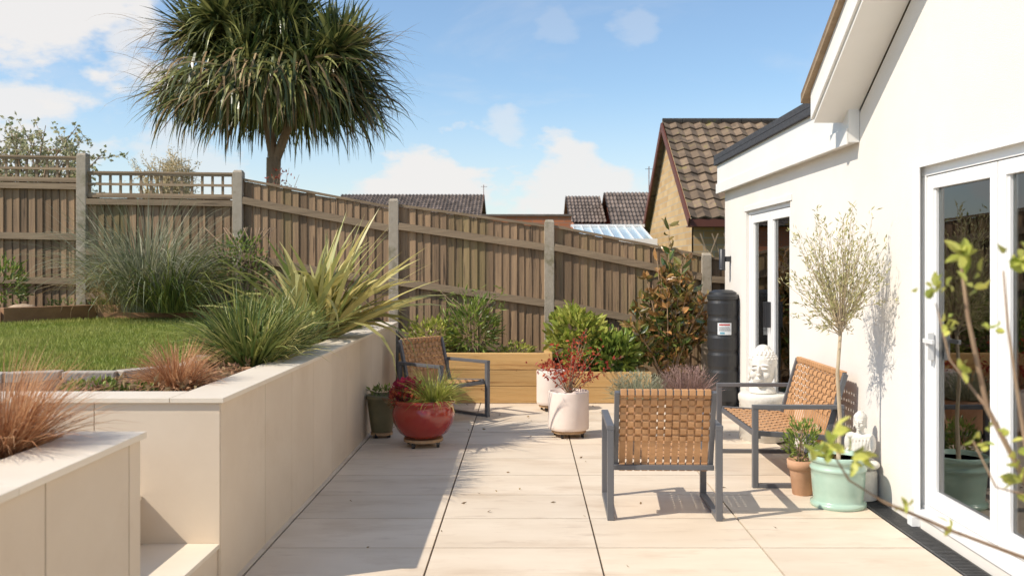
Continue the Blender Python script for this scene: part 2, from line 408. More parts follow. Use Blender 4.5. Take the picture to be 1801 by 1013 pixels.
panel(b,-7.25,-5.47,2.60,2.565,.95,.95,[(.05,.07),(.66,.08),(1.2,.08)])
trellis(b,-7.25,-5.47,2.635,2.60,2.90,2.865)
panel(b,-5.35,-3.57,2.385,2.36,.95,.9,[(.05,.07),(.66,.08),(1.2,.08)])
trellis(b,-5.35,-3.57,2.42,2.395,2.685,2.665)
panel(b,-3.45,-1.67,2.59,2.25,.85,.75,[(.24,.085),(.92,.085),(1.5,.08)])
panel(b,-1.55,.225,2.275,2.02,.4,.25,[(.24,.085),(.92,.085),(1.55,.08)])
panel(b,.345,2.14,2.02,1.66,.2,.02,[(.24,.085),(.92,.085),(1.5,.08)])
panel(b,2.26,4.2,1.63,1.5,0,0,[(.24,.08),(.9,.08)],tt=.6)
panel(b,-9.2,-7.37,2.62,2.60,.95,.95,[(.05,.07),(.66,.08)])
b.obj('panels',fe)

# ------------------------------------------------------------------ timber planter
b=MB()
PY=10.62
def sl(x0,x1,z0,z1,y0=PY,t=1.): b.box(x0,x1,y0,y0+.09,z0,z1,sleeper,t)
for (z0,z1) in ((.003,.187),(.192,.375),(.380,.565)):
    sl(-1.44,.30,z0,z1,y0=PY+U(0,.006),t=U(.8,1.08))
for (z0,z1) in ((.003,.174),(.179,.352)):
    sl(.304,1.42,z0,z1,y0=PY+U(0,.006),t=U(.8,1.08))
b.box(1.33,1.42,PY+.1,11.40,.003,.35,sleeper); b.box(.215,.30,PY+.1,11.4,.355,.563,sleeper)
b.box(-1.44,.21,PY+.1,11.4,.0,.50,soil); b.box(.302,1.325,PY+.1,11.4,.0,.30,soil)
b.obj('timber_raised_planter', bevel=.006)

# ------------------------------------------------------------------ white house
H=empty('white_house')
X0=2.35; T=.28
b=MB()
DZ=2.15
def wallx(y0,y1,z0,z1): b.box(X0,X0+T,y0,y1,z0,z1,render_w)
wallx(-3,2.95,-.05,2.58); wallx(2.95,5.674,DZ,2.58); wallx(2.95,5.674,-.05,.06); wallx(5.674,6.70,-.05,2.58)
wallx(6.70,8.36,-.05,2.50); wallx(8.36,10.04,2.16,2.50); wallx(10.04,11.1,-.05,2.50)
ev=6.70; sl_=.61; ry=2.1
def zr(y): return 2.58+sl_*(ev-y)
pts=[(ev,2.58),(ry,zr(ry)),(-3,zr(ry)-sl_*(ry+3)),(-3,2.58)]
vs=[(X0,y,z) for y,z in pts]+[(X0+T,y,z) for y,z in pts]
b.add(vs,[(0,1,2,3),(7,6,5,4),(0,4,5,1),(1,5,6,2)],render_w)
b.box(X0+T,9,10.82,11.1,-.05,2.5,render_w)
b.box(8.7,9,-3,10.8,-.05,2.5,render_w)
b.box(X0+T,8.7,6.5,6.70,2.50,3.0,render_w)
b.box(2.30,2.349,5.60,5.672,.0,.055,upvc)
b.obj('walls',H)
b=MB()
b.box(X0+T+.001,8.69,-2.9,10.8,-.04,.03,wood_in)
b.box(X0+T+.001,8.69,-2.9,10.8,2.4,2.44,wall_in)
b.box(5.2,5.3,-2.9,10.8,.03,2.4,wall_in)
b.box(X0+T+.001,5.2,6.9,7.0,.03,2.4,wall_in)
b.box(X0+T+.002,5.2,-2.9,-2.85,.03,2.4,wall_in)
b.box(3.3,4.2,3.9,5.7,.72,.76,wood_in)
for (x,y) in ((3.35,3.95),(4.1,3.95),(3.35,5.6),(4.1,5.6)): b.box(x,x+.06,y,y+.06,.03,.72,wood_in)
b.box(4.7,5.19,5.2,6.4,.03,.9,wood_in); b.box(4.7,5.19,2.0,3.6,.03,1.9,wood_in,.7)
b.box(5.16,5.19,4.0,4.9,1.2,1.9,blackm)
for y in (6.0,6.45):
    b.box(2.75,2.8,y,y+.3,.03,2.3,wood_in,1.3)
b.obj('interior',H)
b=MB()
b.box(2.27,2.349,6.62,11.16,2.42,2.80,trimw)
b.box(2.255,2.269,6.62,11.17,2.405,2.52,trimw)
b.box(2.35,9.05,6.705,11.16,2.505,2.78,trimw)
b.box(2.235,9.1,6.76,11.2,2.802,2.86,lead)
b.box(2.235,2.268,6.76,11.2,2.74,2.80,lead)
b.obj('flat_roof',H,bevel=.003)
b=MB()
XO=2.066
def slab(x0,x1,ya,za,yb,zb,th,m):
    b.add([(x0,ya,za),(x1,ya,za),(x1,yb,zb),(x0,yb,zb),(x0,ya,za+th),(x1,ya,za+th),(x1,yb,zb+th),(x0,yb,zb+th)],
          [(0,3,2,1),(4,5,6,7),(0,1,5,4),(1,2,6,5),(2,3,7,6),(3,0,4,7)],m)
ye=6.745
slab(XO,X0-.001,ye,2.575,ry,2.575+sl_*(ye-ry),.20,trimw)
slab(XO-.02,XO-.001,ye+.012,2.60,ry,2.60+sl_*(ye+.012-ry),.20,trimw)
slab(XO,X0-.001,-3,2.575+sl_*(ye-ry)-sl_*(ry+3),ry-.001,2.575+sl_*(ye-ry),.20,trimw)
slab(XO-.06,9.2,ye+.12,2.735,ry,2.735+sl_*(ye+.12-ry),.03,rail_m)
slab(XO-.06,9.2,ye+.12,2.768,ry,2.768+sl_*(ye+.12-ry),.035,tile_m)
slab(XO-.06,9.2,-3.2,2.77+sl_*(ye+.12-ry)-sl_*(ry+3.2),ry-.001,2.77+sl_*(ye+.12-ry),.05,tile_m)
b.obj('pitched_roof',H)
def leaf(b,y0,y1,z0,z1,fw=.075,xo=0.,blind=False,bars=True):
    x0=X0+.05+xo; x1=x0+.065
    b.box(x0,x1,y0,y0+fw,z0,z1,upvc); b.box(x0,x1,y1-fw,y1,z0,z1,upvc)
    b.box(x0,x1,y0+fw,y1-fw,z0,z0+fw*1.25,upvc); b.box(x0,x1,y0+fw,y1-fw,z1-fw,z1,upvc)
    f2=fw+.018
    for (a,c,d,e) in ((y0+fw,y0+f2,z0+fw*1.25,z1-fw),(y1-f2,y1-fw,z0+fw*1.25,z1-fw)):
        b.box(x0+.012,x1-.012,a,c,d,e,upvc,.9)
    b.box(x0+.028,x0+.034,y0+f2,y1-f2,z0+fw*1.25,z1-fw,glass)
    if blind:
        z=z1-fw-.01
        b.box(x0+.040,x0+.060,y0+f2,y1-f2,z-.03,z,upvc); z-=.035
        for k in range(9):
            b.box(x0+.042,x0+.058,y0+f2,y1-f2,z-.004,z,upvc,.9); z-=.014
        for yy in (y0+.25,y1-.25): b.box(x0+.045,x0+.048,yy,yy+.003,z-.35,z,upvc)
b=MB()
xf0,xf1=X0+.03,X0+.13
b.box(X0-.012,X0+.03,2.95,5.665,.062,.10,upvc)
b.box(xf0+.001,xf1,2.951,5.673,.061,.13,upvc)
b.box(xf0+.001,xf1,2.951,5.673,2.085,2.149,upvc)
b.box(xf0+.002,xf1,5.60,5.673,.131,2.084,upvc); b.box(xf0+.002,xf1,2.951,3.02,.131,2.084,upvc)
for (y0,y1) in ((4.765,5.595),(3.895,4.755),(3.025,3.885)): leaf(b,y0,y1,.135,2.08,blind=True,xo=-.012)
b.box(X0-.010,X0-.001,5.60,5.70,.10,2.17,upvc)
b.box(X0-.012,X0-.001,2.9,5.598,2.135,2.172,upvc)
b.box(X0+.0,X0+.036,5.50,5.53,1.0,1.16,upvc,.9); b.box(X0-.018,X0-.001,5.40,5.53,1.10,1.125,upvc,.85)
b.box(xf0+.001,xf1,8.361,10.039,.0,.06,upvc); b.box(xf0+.001,xf1,8.361,10.039,2.09,2.159,upvc)
b.box(xf0+.002,xf1,8.361,8.43,.061,2.089,upvc); b.box(xf0+.002,xf1,9.97,10.039,.061,2.089,upvc)
leaf(b,8.435,9.195,.065,2.085,fw=.085,xo=-.012); leaf(b,9.205,9.965,.065,2.085,fw=.085,xo=-.012)
b.box(X0-.02,X0+.035,9.16,9.18,.95,1.2,blackm); b.box(X0-.02,X0+.035,9.22,9.24,.95,1.2,blackm)
b.box(X0-.010,X0-.001,8.30,10.10,2.13,2.185,trimw)
b.obj('patio_doors',H,bevel=.002)
b=MB()
b.lathe([(.035,0),(.035,.22),(.03,.225)],(2.25,10.78,1.52),blackm,16); b.box(2.285,2.349,10.76,10.80,1.60,1.66,blackm)
b.lathe([(.03,0),(.037,.003),(.037,.02)],(2.25,10.78,1.50),blackm,16)
b.obj('wall_light')

# ------------------------------------------------------------------ roof tiles helper
def tile_roof(b,p0,u,n_u,v,n_v,tw,th,m,amp=.03,sub=4):
    p0=Vector(p0);u=Vector(u).normalized();v=Vector(v).normalized();nn=u.cross(v).normalized()
    if nn.z<0: nn=-nn
    for j in range(n_v):
        for i in range(n_u):
            off=U(-.004,.008); t=U(.68,1.25)
            vs=[];fs=[]
            for k in range(sub+1):
                s=k/sub; h=amp*(.5+.5*math.cos(2*math.pi*s))
                a=p0+u*(i+s)*tw+v*j*th; 
                vs.append(a-v*.02+nn*(h+.0)); vs.append(a-v*.02+nn*(h+.035+off)); vs.append(a+v*(th)+nn*(h+.004))
            for k in range(sub):
                q=3*k; fs.append((q,q+3,q+4,q+1)); fs.append((q+1,q+4,q+5,q+2))
            b.add(vs,fs,m,t,U(0,1),False)
NH=empty('buff_brick_house')
b=MB()
gx=2.79; yf,ya,yb=16.,19.2,22.4; ze,zt=2.35,4.46
sv=Vector((0,ya-yf,zt-ze)); slen=sv.length; sv.normalize()
tile_roof(b,(gx,yf,ze),(1,0,0),26,sv,12,.25,slen/12,tile_m,amp=.045)
b.add([(gx,ya,zt),(gx+6.4,ya,zt),(gx+6.4,yb,ze),(gx,yb,ze)],[(0,1,2,3)],tile_m)
for i in range(16):
    b.tube([(gx+i*.4,ya,zt+.02),(gx+i*.4+.39,ya,zt+.02)],.085,tile_m,8,U(.8,1.2))
b.obj('roof',NH)
b=MB()
b.add([(gx+.12,yf+.35,-.05),(gx+.12,yb-.35,-.05),(gx+.12,yb-.35,ze+.1),(gx+.12,ya,zt-.1),(gx+.12,yf+.35,ze+.1)],[(0,1,2,3,4)],buffbrick)
b.box(gx+.12,gx+6.2,yf+.35,yf+.5,-.05,ze+.05,buffbrick)
b.obj('walls',NH)
b=MB()
b.beam((gx-.02,yf-.05,ze-.06),(gx-.02,ya,zt-.06),.03,.16,barge,up=(0,0,1)); b.beam((gx-.02,yb,ze-.06),(gx-.02,ya,zt-.06),.03,.16,barge)
b.box(gx,gx+6.3,yf-.03,yf,ze-.13,ze-.0,barge)
b.box(gx,gx+6.3,yf-.0,yf+.35,ze-.13,ze-.11,barge)
b.box(gx+.7,gx+1.5,yf+.3,yf+.349,.9,2.0,barge)
b.obj('bargeboards',NH)
b=MB()
for k in range(3):
    b.beam((2.95+.2*k,15.9,1.3),(3.25+.2*k,15.9,2.1),.03,.015,rail_m); b.beam((3.25+.2*k,15.92,1.3),(2.95+.2*k,15.92,2.1),.03,.015,rail_m)
b.obj('wooden_trellis')

def far_house(name,x0,x1,y0,depth,ze,zt,rm,wm,nu=14,nv=9):
    e=empty(name); b=MB(); v=Vector((0,depth,zt-ze)); l=v.length
    tile_roof(b,(x0,y0,ze),(1,0,0),nu,v,nv,(x1-x0)/nu,l/nv,rm,amp=.05)
    b.add([(x0,y0+depth,zt),(x1,y0+depth,zt),(x1,y0+2*depth,ze),(x0,y0+2*depth,ze)],[(0,1,2,3)],rm); b.obj('roof',e)
    b=MB(); b.box(x0+.2,x1-.2,y0+.3,y0+2*depth-.3,-.05,ze,wm)
    for x in (x0+.2,x1-.2): b.add([(x,y0+.3,ze),(x,y0+2*depth-.3,ze),(x,y0+depth,zt-.12)],[(0,1,2)],wm)
    b.obj('walls',e)
    return e
far_house('tiled_roof_house',-8.2,-1.85,38,4,3.15,4.72,tile_far,redbrick,40,14)
far_house('brick_house',1.55,2.9,34,3,3.1,4.27,tile_far,redbrick,10,8)
far_house('brick_house',2.93,5.1,32.5,3,2.95,4.3,tile_far,redbrick,16,8)
b=MB(); b.box(-1.4,1.45,30,34,-.05,3.14,redbrick); b.box(-1.45,1.48,29.95,34.1,3.14,3.2,tile_far); b.obj('flat_roof_extension')
b=MB()
for k in range(9):
    x=1.05+k*.19
    b.beam((x,19,2.08),(x,21,2.44),.016,.03,upvc)
b.add([(1.05,19,2.06),(2.6,19,2.06),(2.6,21,2.42),(1.05,21,2.42)],[(0,1,2,3)],conserv)
b.box(1.0,2.65,18.95,19.0,1.98,2.1,upvc); b.box(1.0,2.65,20.97,21.03,2.42,2.48,upvc)
for x in (1.0,1.8,2.6): b.box(x,x+.06,18.95,19.01,-.05,1.98,upvc)
b.box(1.0,2.65,18.96,19.0,-.05,.7,redbrick)
b.obj('conservatory')
def aerial(x,y,z0,z1):
    b=MB(); b.tube([(x,y,z0),(x,y,z1)],.014,barge,5); b.tube([(x-.12,y,z1-.08),(x+.15,y,z1-.08)],.007,barge,4)
    b.obj('tv_aerial')
aerial(-1.8,40,4.3,5.0); aerial(3.9,29.8,3.0,4.7)

# ------------------------------------------------------------------ furniture
def weave(b,o,u,v,nu,nv,m,wu=.8,wv=.8,amp=.004):
    o=Vector(o);u=Vector(u);v=Vector(v);nn=u.cross(v).normalized()
    pu=u/nu; pv=v/nv
    for i in range(nu):
        c=o+pu*(i+.5); vs=[];fs=[]; hw=pu*wu*.5
        vs+= [c-hw,c+hw]
        for j in range(nv):
            s=1 if (i+j)%2 else -1
            for f in (.2,.8):
                p=c+pv*(j+f)+nn*s*amp; vs+=[p-hw,p+hw]
        vs+=[c+v-hw,c+v+hw]
        for k in range(len(vs)//2-1): fs.append((2*k,2*k+1,2*k+3,2*k+2))
        b.add(vs,fs,m,U(.90,1.08))
    for j in range(nv):
        c=o+pv*(j+.5); vs=[];fs=[]; hw=pv*wv*.5
        vs+=[c-hw,c+hw]
        for i in range(nu):
            s=-1 if (i+j)%2 else 1
            for f in (.2,.8):
                p=c+pu*(i+f)+nn*s*amp; vs+=[p-hw,p+hw]
        vs+=[c+u-hw,c+u+hw]
        for k in range(len(vs)//2-1): fs.append((2*k,2*k+1,2*k+3,2*k+2))
        b.add(vs,fs,m,U(.82,.98))
def chair(W,name,nu):
    b=MB(); w=W/2-.02; d=.30
    for s in (-1,1):
        x=s*w
        b.beam((x,-d,.0),(x,-d,.55),.04,.04,alum,up=(0,1,0)); b.beam((x,d,.0),(x,d,.55),.04,.04,alum,up=(0,1,0))
        b.beam((x,-d-.02,.565),(x,d+.02,.565),.045,.03,alum); b.beam((x,-d+.021,.0155),(x,d-.021,.0155),.039,.03,alum)
        xi=s*(w-.037)
        b.beam((xi,-.20,.30),(xi,-.345,.79),.03,.035,alum,up=(0,1,0))
        b.beam((xi,-.20,.345),(xi,.28,.375),.03,.035,alum)
    wi=w-.053
    b.beam((-wi,-.345,.785),(wi,-.345,.785),.03,.03,alum); b.beam((-wi,-.205,.315),(wi,-.205,.315),.03,.03,alum)
    b.beam((-w+.021,.27,.355),(w-.021,.27,.355),.03,.035,alum); b.beam((-w+.021,-.24,.31),(w-.021,-.24,.31),.03,.03,alum)
    # woven back: upper part woven, lower rows plain long vertical straps
    weave(b,(-wi,-.254,.468),(2*wi,0,0),(0,-.0945,.324),nu,7,strap,.82,.66,.006)
    for i in range(nu):
        x=-wi+2*wi*(i+.5)/nu; hw=wi/nu*.82
        b.add([(x-hw,-.2545,.47),(x+hw,-.2545,.47),(x+hw,-.206,.29),(x-hw,-.206,.29)],[(0,1,2,3)],strap,U(.9,1.05))
        b.box(x-hw,x+hw,-.226,-.186,.285,.335,strap,U(.9,1.05))
        b.box(x-hw,x+hw,-.364,-.326,.768,.805,strap,U(.92,1.05))
    weave(b,(-wi,-.2,.352),(2*wi,0,0),(0,.47,.028),nu,9,strap,.84,.75)
    return b
c1=chair(.70,'c',12).obj('garden_armchair',loc=(.855,6.04,0),rotz=math.radians(-1.5),bevel=.003)
c2=bpy.data.objects.new('garden_armchair',c1.data); scene.collection.objects.link(c2)
c2.location=(-.84,9.62,0); c2.rotation_euler=(0,0,math.radians(-131))
bv=c2.modifiers.new('bevel','BEVEL'); bv.width=.003; bv.segments=2; bv.limit_method='ANGLE'
chair(1.27,'s',22).obj('garden_bench',loc=(1.905,7.2,0),rotz=math.radians(90),bevel=.003)

# ------------------------------------------------------------------ pots
def pot_fill(b,c,r,z): b.lathe([(.001,z-.02),(r,z-.02)],c,soil,20)
def trolley(b,c,r,h=.07):
    b.lathe([(.01,h-.025),(r,h-.025),(r,h),(.01,h)],c,trolw,20,smooth=False)
    for k in range(4):
        a=math.pi/4+k*math.pi/2+.3; x=c[0]+math.cos(a)*(r-.02); y=c[1]+math.sin(a)*(r-.02)
        b.tube([(x-.012,y,.025),(x+.012,y,.025)],.0245,blackm,12); b.box(x-.016,x+.016,y-.008,y+.008,.028,h-.0255,blackm)
def tuft(b,c,n,L,W,m,el=(.6,1.5),droop=(.1,.35),r=.05,seg=4,h=(0,1),t=(.8,1.1),zj=0):
    for i in range(n):
        a=U(0,6.283); rr=r*math.sqrt(R.random())
        b.blade((c[0]+math.cos(a)*rr,c[1]+math.sin(a)*rr,c[2]+U(0,zj)),a+U(-.5,.5),U(*el),L*U(.5,1.1),W*U(.7,1.1),U(*droop),m,U(*h),U(*t),seg)
def clump(b,c,r,n,L,W,m,zb=.2,h=(0,1),t=(.6,1.15),shell=.45,oval=False):
    c=Vector(c)
    for i in range(n):
        d=rdir(); k=shell+(1-shell)*R.random()**.6
        nz=.75+.35*noise.noise(d*2.2+c)
        p=c+Vector((d.x*r[0],d.y*r[1],d.z*r[2]))*k*nz*1.2
        dd=(d+Vector((U(-.7,.7),U(-.7,.7),U(-.4,.7)+zb))).normalized()
        b.leaf(p,dd,L*U(.6,1.15),W*U(.7,1.15),m,min(1,max(0,U(*h))),U(*t)*(.8+.3*max(0,d.z)+.1),oval)  # upward-facing leaves get a lighter tint: clump light and shade painted in
b=MB(); c=(-.885,8.12,.075)
trolley(b,(c[0],c[1],0),.17,.072)
b.lathe([(.10,0),(.15,.005),(.21,.05),(.255,.13),(.27,.20),(.262,.26),(.25,.285),(.272,.30),(.275,.325),(.26,.335),(.245,.325),(.24,.28),(.05,.27)],c,redglaze,40)
pot_fill(b,c,.24,.31)
tuft(b,(c[0]+.10,c[1]-.03,.37),620,.36,.007,limeg,(.25,1.4),(.1,.5),.09)
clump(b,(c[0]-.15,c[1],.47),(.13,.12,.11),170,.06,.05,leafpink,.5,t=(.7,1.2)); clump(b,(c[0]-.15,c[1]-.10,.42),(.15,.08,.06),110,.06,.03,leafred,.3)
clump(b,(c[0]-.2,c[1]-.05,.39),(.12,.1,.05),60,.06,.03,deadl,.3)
b.obj('red_flower_bowl')
b=MB(); c=(-1.31,8.55,.05); trolley(b,(c[0],c[1],0),.10,.048)
b.lathe([(.085,0),(.095,.01),(.115,.15),(.13,.29),(.14,.30),(.142,.33),(.128,.335),(.12,.30),(.02,.29)],c,olivepot,48,rib=.012,ribn=24)
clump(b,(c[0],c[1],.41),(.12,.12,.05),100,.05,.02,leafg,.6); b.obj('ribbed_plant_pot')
def palepot(c,r,h):
    b=MB(); trolley(b,(c[0],c[1],0),r*.85,.065)
    b.lathe([(r*.93,.068),(r*.985,.075),(r,.1),(r,h-.012),(r*.985,h),(r*.9,h),(r*.88,h-.03),(.02,h-.04)],c,pinkpot,40); return b
b=palepot((.39,8.58,0),.185,.415)
ac=Vector((.39,8.58,.38))
for i in range(30):
    a=U(0,6.28); e=U(.5,1.45); d=Vector((math.cos(a)*math.cos(e),math.sin(a)*math.cos(e),math.sin(e))); L=U(.22,.54)
    p1=ac+d*L*.5; p2=ac+d*L+Vector((0,0,-.02)); b.tube([ac,p1,p2],[.005,.003,.0015],twig,4)
    for k in range(16):
        p=ac+d*L*U(.45,1.08)+rdir()*.045; b.leaf(p,rdir(.1),U(.03,.055),U(.015,.026),leafred,U(0,1),U(.7,1.2))
b.obj('potted_maple')
b=palepot((.27,10.13,0),.155,.43); clump(b,(.27,10.13,.46),(.12,.12,.05),90,.05,.02,leafred,.5); b.obj('pale_plant_pot')
b=MB(); c=(1.88,6.40,0)
b.lathe([(.06,0),(.065,.004),(.085,.17),(.088,.175),(.098,.177),(.102,.235),(.09,.238),(.085,.20),(.02,.2)],c,terra,32)
for i in range(9):
    x,y=c[0]+U(-.05,.05),c[1]+U(-.05,.05); b.tube([(x,y,.2),(x+U(-.03,.03),y,.32),(x+U(-.06,.06),y+U(-.05,.05),.44)],.003,twig,4)
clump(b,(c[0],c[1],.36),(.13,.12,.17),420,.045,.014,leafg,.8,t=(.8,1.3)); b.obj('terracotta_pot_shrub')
b=MB(); c=(2.025,6.10,0)
b.lathe([(.165,0),(.175,.006),(.175,.03),(.16,.034),(.155,.045),(.162,.10),(.170,.20),(.172,.235),(.178,.24),(.178,.255),(.172,.26),(.174,.29),(.184,.295),(.186,.325),(.176,.332),(.165,.325),(.16,.29),(.02,.285)],c,mintglaze,44)
b.lathe([(.001,.30),(.163,.30)],c,soil,20)
tp=[(c[0],c[1],.28),(c[0]+.012,c[1],.55),(c[0]-.005,c[1],.85),(c[0]+.015,c[1],1.12)]
b.tube(tp,[.015,.013,.012,.011],oltw,7)
top=Vector(tp[-1]); cc=Vector((c[0],c[1]-.01,1.47))
for i in range(100):
    d=rdir(.15); tgt=cc+Vector((d.x*.34,d.y*.30,d.z*.42))*U(.5,1.15)
    if tgt.z<1.14: tgt.z=1.14+U(0,.08)
    mid=top.lerp(tgt,.5)+Vector((U(-.04,.04),U(-.04,.04),U(-.02,.06)))
    b.tube([top+Vector((0,0,U(-.04,.1))),mid,tgt],[.0035,.0025,.001],oltw,3)
    for k in range(24):
        f=U(.35,1.06); p=(top.lerp(mid,f*2) if f<.5 else mid.lerp(tgt,f*2-1))+rdir()*.022
        b.leaf(p,(tgt-top).normalized()+rdir()*.9,U(.026,.048),U(.006,.011),leafol,U(0,1),U(.75,1.2))
b.obj('potted_olive_tree')
b=MB(); c=(.98,8.25,0)
b.lathe([(.12,0),(.13,.005),(.17,.32),(.18,.34),(.18,.38),(.165,.38),(.15,.34),(.02,.34)],c,terra,32)
tuft(b,(c[0],c[1],.38),560,.27,.007,leaflav,(.2,1.55),(.0,.25),.14); clump(b,(c[0],c[1],.50),(.25,.2,.14),800,.03,.009,leaflav,.8); b.obj('lavender_pot')
b=MB(); c=(1.43,8.45,0)
b.lathe([(.12,0),(.13,.005),(.17,.32),(.18,.34),(.18,.38),(.165,.38),(.15,.34),(.02,.34)],c,terra,32)
tuft(b,(c[0],c[1],.38),560,.30,.007,leafheath,(.3,1.55),(.0,.25),.14); clump(b,(c[0],c[1],.52),(.23,.2,.16),700,.03,.009,leafheath,.8); b.obj('heather_pot')

# water butt
b=MB(); c=(2.18,10.42,0)
pr=[(.14,.0),(.155,.01)]
for k in range(6):
    z=.05+k*.19; pr+=[(.160,z),(.168,z+.02),(.168,z+.14),(.160,z+.17)]
pr+=[(.165,1.18),(.172,1.185),(.172,1.22),(.155,1.235),(.15,1.26),(.10,1.285),(.02,1.29)]
b.lathe(pr,c,blackpl,36,smooth=False)
b.lathe([(.19,0),(.19,.015),(.16,.02)],c,blackpl,24)
def curved(z0,z1,a0,a1,m,r=.1705):
    vs=[];fs=[]
    for k in range(9):
        a=a0+(a1-a0)*k/8
        vs+=[(c[0]+r*math.cos(a),c[1]+r*math.sin(a),z0),(c[0]+r*math.cos(a),c[1]+r*math.sin(a),z1)]
    for k in range(8): fs.append((2*k,2*k+2,2*k+3,2*k+1))
    b.add(vs,fs,m)
curved(.80,.93,-2.1,-1.2,label_w,.1705)
curved(.902,.918,-2.0,-1.3,label_r,.172)
for q in range(4): curved(.880-.012*q,.884-.012*q,-2.0,-1.35+.04*q,blackm,.172)
curved(.808,.83,-1.95,-1.65,label_b,.172)
b.obj('water_butt')

# statues
def fuse(ob,vox):
    r=ob.modifiers.new('remesh','REMESH'); r.mode='VOXEL'; r.voxel_size=vox; r.use_smooth_shade=True
    s=ob.modifiers.new('smooth','SMOOTH'); s.factor=.5; s.iterations=2
stone2=mat('statue_stone',(.62,.59,.53),(.72,.69,.63),rough=.85,scale=14,bump=.4,bscale=60)
_nt=stone2.node_tree
for l in list(_nt.links):
    if l.to_socket.name=='Scale' and l.to_node.type=='VECT_MATH': _nt.links.remove(l)
for nd in _nt.nodes:
    if nd.type=='VECT_MATH': nd.inputs['Scale'].default_value=1.
def buddha_head(b,c,s,ry=0.):
    Rz=Matrix.Rotation(ry,3,'Z'); c=Vector(c)
    def E(p,r,rot=None):
        M=Rz if rot is None else Rz@rot
        b.ell(c+Rz@(Vector(p)*s),[q*s for q in r],stone2,20,14,M)
    E((0,0,.0),(.34,.39,.50)); E((0,.05,.17),(.375,.41,.42)); E((0,.05,.52),(.20,.21,.14))
    E((0,-.14,-.25),(.24,.26,.22))
    E((0,-.41,-.03),(.045,.09,.15)); E((0,-.455,-.12),(.06,.055,.045))
    for sx in (-1,1):
        E((sx*.14,-.355,.03),(.10,.05,.04)); E((sx*.15,-.35,.13),(.12,.05,.022))
        E((sx*.355,.0,-.06),(.04,.08,.17)); E((sx*.36,-.02,-.24),(.04,.05,.11)); E((sx*.16,-.27,-.14),(.12,.11,.12))
    E((0,-.385,-.24),(.10,.05,.025)); E((0,-.375,-.285),(.08,.05,.03)); E((0,-.34,-.40),(.09,.08,.07))
    E((0,.03,-.50),(.19,.19,.25)); 
    for i in range(8):
        el=.30+i*.17
        n=int(22*math.cos(el))+1
        for k in range(n):
            a=2*math.pi*k/n+i*.3
            p=Vector((.375*math.cos(el)*math.cos(a),.05+.415*math.cos(el)*math.sin(a),.16+.42*math.sin(el)))
            if p.y<-.28 and p.z<.36: continue
            E(p,(.034,.034,.034))
b=MB(); hc=(2.12,8.42,.0)
b.lathe([(.19,0),(.205,.01),(.205,.34),(.215,.36),(.215,.40),(.20,.415),(.02,.415)],hc,stone2,40); b.obj('stone_plinth')
b=MB(); buddha_head(b,(2.12,8.42,.415+.215),.33,math.radians(-28))
b.lathe([(.11,0),(.12,.01),(.10,.05),(.075,.07)],(2.12,8.42,.416),stone2,24); ob=b.obj('buddha_head_statue'); fuse(ob,.0045)
b=MB(); sc=Vector((2.232,6.28,.20)); Rz=Matrix.Rotation(math.radians(-35),3,'Z')
def E(p,r,rot=None): b.ell(sc+Rz@Vector(p),r,stone2,18,12,Rz if rot is None else Rz@rot)
b.lathe([(.09,-.2),(.11,-.195),(.11,-.02),(.10,0),(.02,.005)],sc,stone2,28)
E((0,0,.045),(.10,.08,.05))
for sx in (-1,1):
    E((sx*.075,-.03,.04),(.06,.055,.035)); E((sx*.03,-.075,.035),(.075,.03,.025),Matrix.Rotation(sx*.35,3,'Z'))
    E((sx*.078,.0,.17),(.026,.03,.06)); E((sx*.07,-.035,.11),(.022,.05,.022)); E((sx*.03,-.065,.095),(.035,.025,.018))
    E((sx*.06,.0,.215),(.035,.03,.025))
E((0,.01,.14),(.072,.05,.10)); E((0,.005,.20),(.07,.042,.04)); E((0,0,.245),(.024,.024,.03))
for k in range(8):
    a=-1.2+k*.3; E((math.sin(a)*.06,-.045*math.cos(a),.13+.004*k),(.012,.008,.06),Matrix.Rotation(a*.4,3,'Y'))
buddha_head(b,sc+Vector((0,0,.31)),.115,math.radians(-35))
ob=b.obj('seated_buddha_statue'); fuse(ob,.003)

# ------------------------------------------------------------------ left bed plants
b=MB(); pc=(-1.83,8.2,.88)
for i in range(190):
    a=U(0,6.283); el=U(.5,1.5); L=U(.75,1.34)
    if math.cos(a)<-.2: L*=.85
    b.blade((pc[0]+U(-.12,.12),pc[1]+U(-.14,.14),pc[2]),a,el,L,U(.042,.072),U(.01,.16) if R.random()<.8 else U(.25,.45),phor,R.random()**.9,U(.8,1.15),7)
for (a,el,L,dr) in ((-.15,.72,1.25,.05),(.1,.95,1.2,.10),(-.5,.8,1.05,.1),(.5,.85,1.2,.08),(-.3,.50,1.1,.05),(.0,.62,1.2,.06)):
    b.blade((pc[0]+.05,pc[1],pc[2]),a,el,L,.06,dr,phor,.8,1.1,7)
b.obj('phormium_plant')
b=MB()
for (x,y,n,L) in ((-1.80,6.15,330,.50),(-1.95,6.45,330,.58),(-1.78,6.7,300,.54),(-2.0,7.0,380,.62),(-1.82,7.25,240,.55)):
    tuft(b,(x,y,.88),n,L,.017,greenb,(.65,1.54),(.04,.34),.11,5,t=(.6,1.2))
tuft(b,(-1.80,6.3,.88),200,.50,.015,phor,(.4,1.4),(.1,.4),.16,5,h=(.3,1))
tuft(b,(-2.0,6.5,.88),90,.45,.010,deadl,(.2,1.2),(.2,.5),.2,5)
b.obj('strap_leaf_plant')
b=MB(); tuft(b,(-1.9,9.3,.88),260,.40,.012,greenb,(.5,1.5),(.1,.5),.2,5); clump(b,(-1.9,9.6,1.0),(.3,.5,.2),500,.05,.03,leafg); b.obj('green_shrub')
